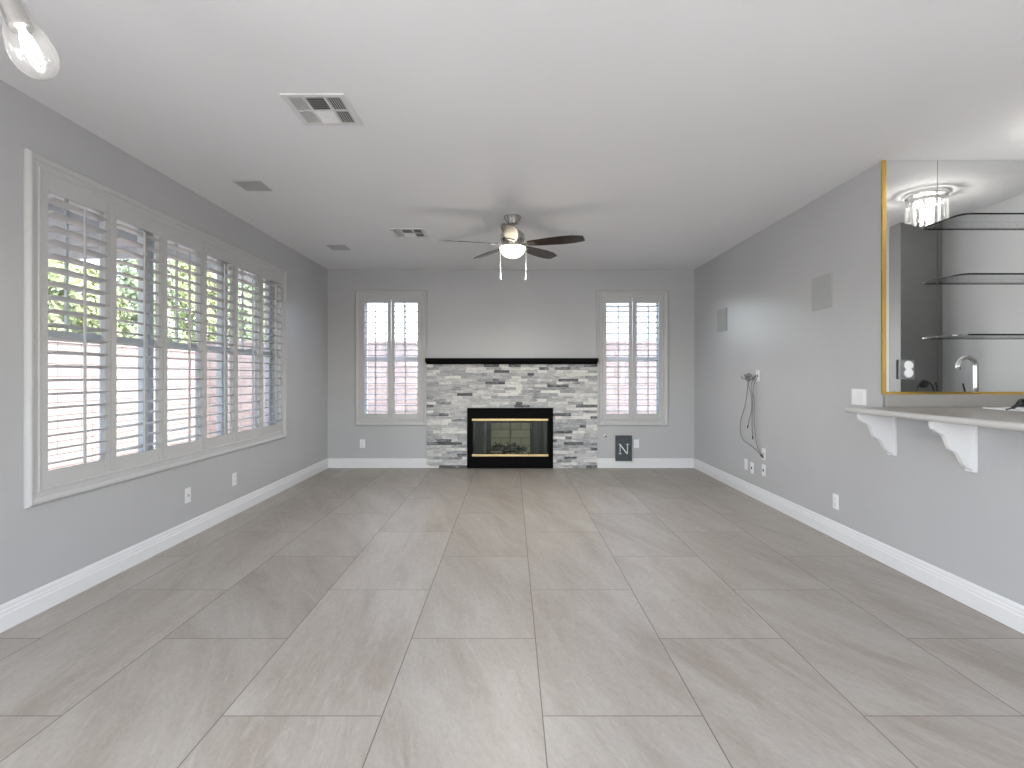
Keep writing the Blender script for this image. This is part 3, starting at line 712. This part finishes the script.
# mirror with gold trim; sheets meet at a thin seam
MX0, MX1, MZ0, MZ1 = XR+.015, XS-.003, 1.164, ZC-.004
mir = empty('bar_mirror', ((MX0+MX1)/2, YBAR, MZ0), 'large frameless wall mirror with gold trim behind the bar', 'mirror')
for a, b in ((MX0, 2.9065), (2.9095, 3.52), (3.523, MX1)):
    build('mirror_sheet', B(a, b, YBAR-.004, YBAR+.003, MZ0, MZ1), M['mirror'], mir)
bm = bmesh.new(); box(bm, XR-.012, XR+.0145, YBAR-.012, YBAR+.003, MZ0-.0175, MZ1); box(bm, XR+.0145, MX1, YBAR-.012, YBAR+.003, MZ0-.0175, MZ0-.0005)
build('gold_trim', bm, M['gold'], mir)['label'] = 'thin gold strip'
# outlet on the mirror
root = empty('mirror_outlet', (2.69, YBAR-.005, 1.249), 'outlet with clear acrylic cover plate mounted on the bar mirror', 'outlet')
build('cover_plate', B(2.637, 2.747, YBAR-.010, YBAR-.0045, 1.249, 1.382), M['acrylic'], root, bevel=.001)
build('plate_edge', B(2.6315, 2.6365, YBAR-.012, YBAR-.0045, 1.249, 1.382), M['dark'], root)
bm = bmesh.new()
for dz in (-.026, .026): lathe(bm, [(0,0),(.030,0),(.030,.006),(.026,.008),(0,.008)], 2.706, YBAR-.010, 1.317+dz, 20, Matrix.Rotation(PI/2, 3, 'X'))
build('socket', bm, M['plastic'], root)

# glass shelves
for z, lb in ((2.322, 'top curved glass shelf on the bar mirror'), (1.932, 'middle curved glass shelf on the bar mirror'), (1.539, 'lowest curved glass shelf on the bar mirror')):
    pts = [(2.928, 3.708), (2.926, 3.60), (2.929, 3.565), (2.94, 3.54), (2.96, 3.528), (3.0, 3.524), (XS-.004, 3.524), (XS-.004, 3.708)]
    root = empty('glass_shelf', (3.46, 3.708, z), lb, 'shelf', 'glass shelves on the bar mirror')
    bm = bmesh.new(); prism(bm, pts, lambda x, y: Vector((x, y, z-.004)), lambda x, y: Vector((x, y, z+.004))); build('shelf_glass', bm, M['shelfglass'], root)
    bm = bmesh.new(); path = pts[:7]
    outer = []
    for i, p in enumerate(path):
        p = Vector(p); a = Vector(path[max(i-1,0)]); b = Vector(path[min(i+1,6)]); d = (b-a).normalized(); outer.append(p+Vector((d.y, -d.x))*(-.0035) if False else p+Vector((d.y, -d.x))*.004*(1))
    ring = [Vector(p) for p in path]
    cen = Vector((3.5, 3.6))
    for i in range(6):
        a, b = ring[i], ring[i+1]; c, d = outer[i+1], outer[i]
        if (d-cen).length < (a-cen).length: c, d = 2*b-c, 2*a-d
        prism(bm, [tuple(a), tuple(b), tuple(c), tuple(d)], lambda x, y: Vector((x, y, z-.0055)), lambda x, y: Vector((x, y, z+.0055)))
    build('polished_edge', bm, M['shelfedge'], root)['label'] = 'dark polished glass edge'

# sink, faucet
root = empty('bar_sink', ((SK[0]+SK[1])/2, (SK[2]+SK[3])/2, .90), 'white rectangular sink set into the bar counter', 'sink')
bm = bmesh.new(); r0 = .014
for a, b, c, d in rects_with_holes(SK[0]-r0, SK[1]+r0, SK[2]-r0, SK[3]+r0, [(SK[0]+.016, SK[1]-.016, SK[2]+.016, SK[3]-.016)]): box(bm, a, b, c, d, CZ+.0005, CZ+.010)
build('rim', bm, M['porcelain'], root)
bm = bmesh.new(); a, b, c, d = SK[0]+.002, SK[1]-.002, SK[2]+.002, SK[3]-.002; w = .014
for q in ((a, a+w, c, d), (b-w, b, c, d), (a+w, b-w, c, c+w), (a+w, b-w, d-w, d)): box(bm, *q, .90, CZ)
box(bm, a, b, c, d, .89, .905); build('basin', bm, M['porcelain'], root)
root = empty('bar_faucet', (3.47, 3.36, CZ), 'chrome gooseneck faucet seen in the bar mirror', 'faucet')
bm = bmesh.new(); lathe(bm, [(0,0),(.028,0),(.028,.008),(.020,.012),(0,.012)], 3.47, 3.36, CZ, 24); build('base', bm, M['chrome'], root)
bm = bmesh.new(); P = [Vector((3.47,3.36,CZ+.012)), Vector((3.47,3.36,CZ+.25))]
arc = [Vector((3.405+.065*math.cos(t), 3.36, CZ+.285+.065*math.sin(t))) for t in [PI*k/12 for k in range(0,13)]]
tube(bm, [P[0], P[0]+Vector((0,0,.12)), P[1]]+arc+[Vector((3.335,3.36,CZ+.262))], .0175, 12, flat=1.0); build('spout', bm, M['chrome'], root, smooth=True)
bm = bmesh.new(); tube(bm, [(3.43,3.34,CZ+.011),(3.425,3.33,CZ+.05),(3.405,3.32,CZ+.155)], [.010,.007,.005], 8); build('handle', bm, M['blackplastic'], root, smooth=True)
# black clip at the sink
bm = bmesh.new()
tube(bm, bez([(3.000,3.30,CZ+.006),(3.025,3.28,CZ+.020),(3.050,3.27,CZ+.038),(3.085,3.27,CZ+.036),(3.12,3.27,CZ+.022),(3.15,3.27,CZ+.030)], 5), [.006]*5+[.014]*5+[.020]*5+[.014]*5+[.007]*6, 10, flat=.7)
tube(bm, bez([(3.045,3.28,CZ+.03),(3.06,3.27,CZ+.062),(3.08,3.27,CZ+.064),(3.10,3.27,CZ+.035)], 4), .010, 8)
tag(center(build('sink_clip', bm, M['blackplastic'], smooth=True)), 'small black plastic item lying on the left rim of the sink', 'sink accessory')
# black cable on the counter, seen in the mirror
bm = bmesh.new()
tube(bm, bez([(3.30,2.99,CZ+.006),(3.32,2.99,CZ+.08),(3.345,2.99,CZ+.13),(3.40,2.985,CZ+.15),(3.45,2.98,CZ+.12),(3.48,2.97,CZ+.06),(3.50,2.96,CZ+.006)], 6), .006, 8)
for v in bm.verts: v.co.y += .10; v.co.x -= .095; v.co.z += .02
tube(bm, bez([(3.375,3.09,CZ+.165),(3.39,3.09,CZ+.12),(3.398,3.09,CZ+.008)], 5), .007, 8)
o = center(build('black_cable', bm, M['blackplastic'], smooth=True)); tag(o, 'black cable with round plug arching on the counter, seen in the mirror', 'cable')
bm = bmesh.new(); lathe(bm, [(0,-.02),(.03,-.02),(.034,-.01),(.034,.01),(.03,.02),(0,.02)], 3.285, 3.085, CZ+.148, 20, Matrix.Rotation(PI/2, 3, 'X')); build('plug', bm, M['blackplastic'], o)

# crystal flush-mount lamp over the bar
cc = Vector((3.36, 3.02, ZC))
root = empty('crystal_ceiling_light', cc, 'round crystal bead ceiling light over the bar, seen in the mirror', 'ceiling light')
bm = bmesh.new(); lathe(bm, [(0,-.001),(.15,-.001),(.15,-.022),(.145,-.026),(0,-.026)], *cc, 40); build('canopy', bm, M['chrome'], root)
bm = bmesh.new(); lathe(bm, [(.132,-.05),(.142,-.05),(.142,-.075),(.132,-.075),(.132,-.05)], *cc, 40); build('bead_ring', bm, M['chrome'], root)
bm = bmesh.new()
for k in range(3):
    a = 2*PI*k/3; lathe(bm, [(0,-.026),(.012,-.03),(.018,-.05),(.014,-.075),(0,-.085)], cc.x+.05*math.cos(a), cc.y+.05*math.sin(a), cc.z, 10)
build('bulb', bm, M['halogen'], root)
def strand(x, y, z0, z1):
    bm = bmesh.new(); n = max(3, int((z0-z1)/.020)); h = (z0-z1)/n
    for i in range(n):
        z = z0-h*(i+.5); r_ = .0085 if i < n-1 else .014
        lathe(bm, [(0, h*.5), (r_, 0), (0, -h*.5)], x, y, z, 6)
    return bm
for ring_, n_, z1 in ((.137, 20, -.215), (.085, 12, -.245), (.035, 5, -.265)):
    for k in range(n_):
        a = 2*PI*(k+.3)/n_; build('crystal_strand', strand(cc.x+ring_*math.cos(a), cc.y+ring_*math.sin(a), ZC-(.052 if ring_ > .13 else .028), ZC+z1), M['crystal'], root)
light('crystal_lamp', 'POINT', (cc.x, cc.y, ZC-.16), 2.6, (1,.96,.9), size=.03)

# ---------------------------------------------------------------- glass-bulb pendant near the camera
hub = Vector((-1.615, 1.63, 2.627))
root = empty('branching_pendant', (hub.x, hub.y, ZC), 'branching ceiling light of metal arms with clear teardrop glass bulbs, nearest the camera', 'ceiling light')
bm = bmesh.new(); lathe(bm, [(0,ZC-.001),(.07,ZC-.001),(.07,ZC-.02),(0,ZC-.024)], hub.x, hub.y, 0, 28)
tube(bm, [(hub.x, hub.y, ZC-.02), hub], .008, 10); lathe(bm, [(0,.03),(.02,.024),(.03,0),(.02,-.024),(0,-.03)], *hub, 20); build('canopy', bm, M['nickel'], root)
def arm(az):
    d = Vector((math.cos(az)*.425, math.sin(az)*.425, -.905)).normalized(); T = hub
    rot = Vector((0,0,-1)).rotation_difference(d).to_matrix()
    bm = bmesh.new(); tube(bm, [T, T+d*.16], .007, 10); a = build('arm', bm, M['nickel'], root)
    bm = bmesh.new(); lathe(bm, [(0,-.15),(.018,-.15),(.030,-.165),(.031,-.345),(.026,-.35),(0,-.35)], *T, 24, rot); build('socket', bm, M['nickel'], a, smooth=False)
    bm = bmesh.new(); pr = [(.034,-.18),(.036,-.28),(.040,-.33),(.052,-.37),(.060,-.415),(.0605,-.44),(.054,-.468),(.040,-.488),(.020,-.499),(0,-.502)]
    lathe(bm, pr, *T, 28, rot); build('glass_bulb', bm, M['bulbglass'], a, smooth=True)['label'] = 'clear teardrop glass'
    bm = bmesh.new()
    for k in range(7):
        c_, s_ = math.cos(k*.9), math.sin(k*.9)
        tube(bm, [T+rot@Vector((.006*c_,.006*s_,-.35)), T+rot@Vector((.015*c_,.015*s_,-.385)), T+rot@Vector((.020*c_,.020*s_,-.42)), T+rot@Vector((.014*c_,.014*s_,-.445))], [.0022,.003,.0028,.0015], 6)
    build('bulb_core', bm, M['filament'], a, smooth=True)
    rr_ = random.Random(5); bm = bmesh.new()
    for k in range(26):
        a_ = rr_.random()*2*PI; q = rr_.random()**.5*.032; p = T+rot@Vector((q*math.cos(a_), q*math.sin(a_), -.462+rr_.random()*.025))
        bmesh.ops.create_icosphere(bm, subdivisions=1, radius=.0032, matrix=Matrix.Translation(p))
    build('glass_bubbles', bm, M['crystal'], a)
for az in (0, math.radians(160), math.radians(250)): arm(az)

# ---------------------------------------------------------------- outdoors
def ext(o, label, cat, group=None): center(o); tag(o, label, cat, group); return o
o = build('yard_ground', B(-40, 20, -8, 50, -.25, -.13), M['concrete']); struct(o)
o = struct(build('roof_eave', B(-3.55, XL-WT-.002, YR-.1, YB+WT, 2.60, 2.72), M['stucco']))
bm = bmesh.new(); box(bm, -3.59, -3.552, YR-.1, YB+WT, 2.52, 2.86); struct(build('trim_4', bm, M['stucco']))
bm = bmesh.new(); box(bm, -6.5, -6.3, -6, 13.2, -.13, 1.74)
o = build('garden_wall', bm, M['block_side']); ext(o, 'tan pink block garden wall outside the long side window', 'garden wall')
build('cap', B(-6.53, -6.27, -6, 13.2, 1.741, 1.80), M['block_side'], o)
bm = bmesh.new(); box(bm, -6.28, 8, 11.0, 11.2, -.13, 1.93)
o = build('garden_wall', bm, M['block_back']); ext(o, 'tan pink block garden wall behind the fireplace wall windows', 'garden wall')
build('cap', B(-6.28, 8, 10.97, 11.23, 1.931, 1.98), M['block_back'], o)

def tree(x, y, r_, z0, z1, kind, matl, label, n, seed):
    rg = random.Random(seed)
    root = empty('garden_tree', (x, y, -.13), label, 'tree', 'trees beyond the garden wall')
    bm = bmesh.new(); tube(bm, [(x, y, -.13), (x+.05, y, z0+.4), (x, y+.05, (z0+z1)/2)], [.10,.08,.04], 8); build('trunk', bm, M['bark'], root)
    bm = bmesh.new()
    for k in range(n):
        t = rg.random(); z = z0+(z1-z0)*t
        prof = (1-t)**.6*min(1, t*8+.3) if kind == 'cone' else math.sqrt(max(.02, 1-(2*t-1)**2))
        a = rg.random()*2*PI; q = r_*prof*(.55+.5*rg.random()**.5)*(1+.18*math.sin(a*5+z*4))
        c = Vector((x+q*math.cos(a), y+q*math.sin(a), z)); s = .035+.045*rg.random()
        nrm = Vector((math.cos(a)+rg.uniform(-.7,.7), math.sin(a)+rg.uniform(-.7,.7), rg.uniform(-.2,1))).normalized()
        u = nrm.orthogonal().normalized(); u = Matrix.Rotation(rg.random()*6.28, 3, nrm) @ u; v = nrm.cross(u)
        bm.faces.new([bm.verts.new(c+u*s), bm.verts.new(c+v*s*.5), bm.verts.new(c-u*s), bm.verts.new(c-v*s*.5)])
    build('foliage', bm, matl, root)
TR = [(-7.8, 7.6, .72, 1.2, 3.0, 'round', 'leaf_b', 'low round green tree seen through the nearest shutter'),
      (-8.0, 9.8, .80, 1.0, 3.4, 'round', 'leaf_a', 'loose yellow-green tree at the right of the nearest shutter'),
      (-7.8, 11.6, .85, .6, 5.0, 'cone', 'leaf_c', 'tall pale green conifer seen through the second shutter'),
      (-7.9, 13.3, .80, .8, 4.2, 'round', 'leaf_a', 'yellow-green tree seen through the third shutter'),
      (-8.0, 16.2, 1.1, .8, 4.4, 'round', 'leaf_b', 'green tree seen through the third and fourth shutters'),
      (-8.6, 19.2, 1.4, .8, 4.0, 'round', 'leaf_a', 'bushy tree seen through the fifth shutter')]
for i, t_ in enumerate(TR): tree(*t_[:6], M[t_[6]], t_[7], 9000, i)

pc = empty('patio_cover', (-4.1, 1.0, 2.52), 'pale grey patio cover with joists outside the long side window', 'patio cover')
build('cover_roof', B(-5.6, -3.60, -2.5, 6.15, 2.66, 2.72), M['stucco'], pc)
for k in range(14):
    build('joist', B(-5.55, -3.60, -2.2+k*.62, -2.15+k*.62, 2.54, 2.659), M['stucco'], pc)
build('beam', B(-5.56, -5.44, -2.5, 6.14, 2.38, 2.539), M['stucco'], pc)
for y in (-2.3, 5.9): build('post', B(-5.555, -5.445, y-.055, y+.055, -.13, 2.379), M['stucco'], pc)

nh = empty('neighbour_house', (5.2, 19, -.13), 'pale blue-grey house beyond the garden wall, seen through the window right of the fireplace', 'house')
m = M['siding'] = mat('pale_siding', (.66,.74,.75), .8); noise_var(m, (.66,.74,.75), .02, 2)
build('wall', B(1.9, 9.0, 16.0, 22.0, -.13, 3.30), M['siding'], nh)
build('fascia', B(1.85, 9.05, 15.75, 15.95, 3.305, 3.44), M['trim'], nh)
bm = bmesh.new(); prism(bm, [(15.75, 3.445), (22.2, 3.445), (19.0, 4.6)], lambda y, z: Vector((1.85, y, z)), lambda y, z: Vector((9.05, y, z))); build('roof', bm, M['stucco'], nh)
build('corner_board', B(4.06, 4.22, 15.96, 15.998, -.13, 3.29), M['trim'], nh)
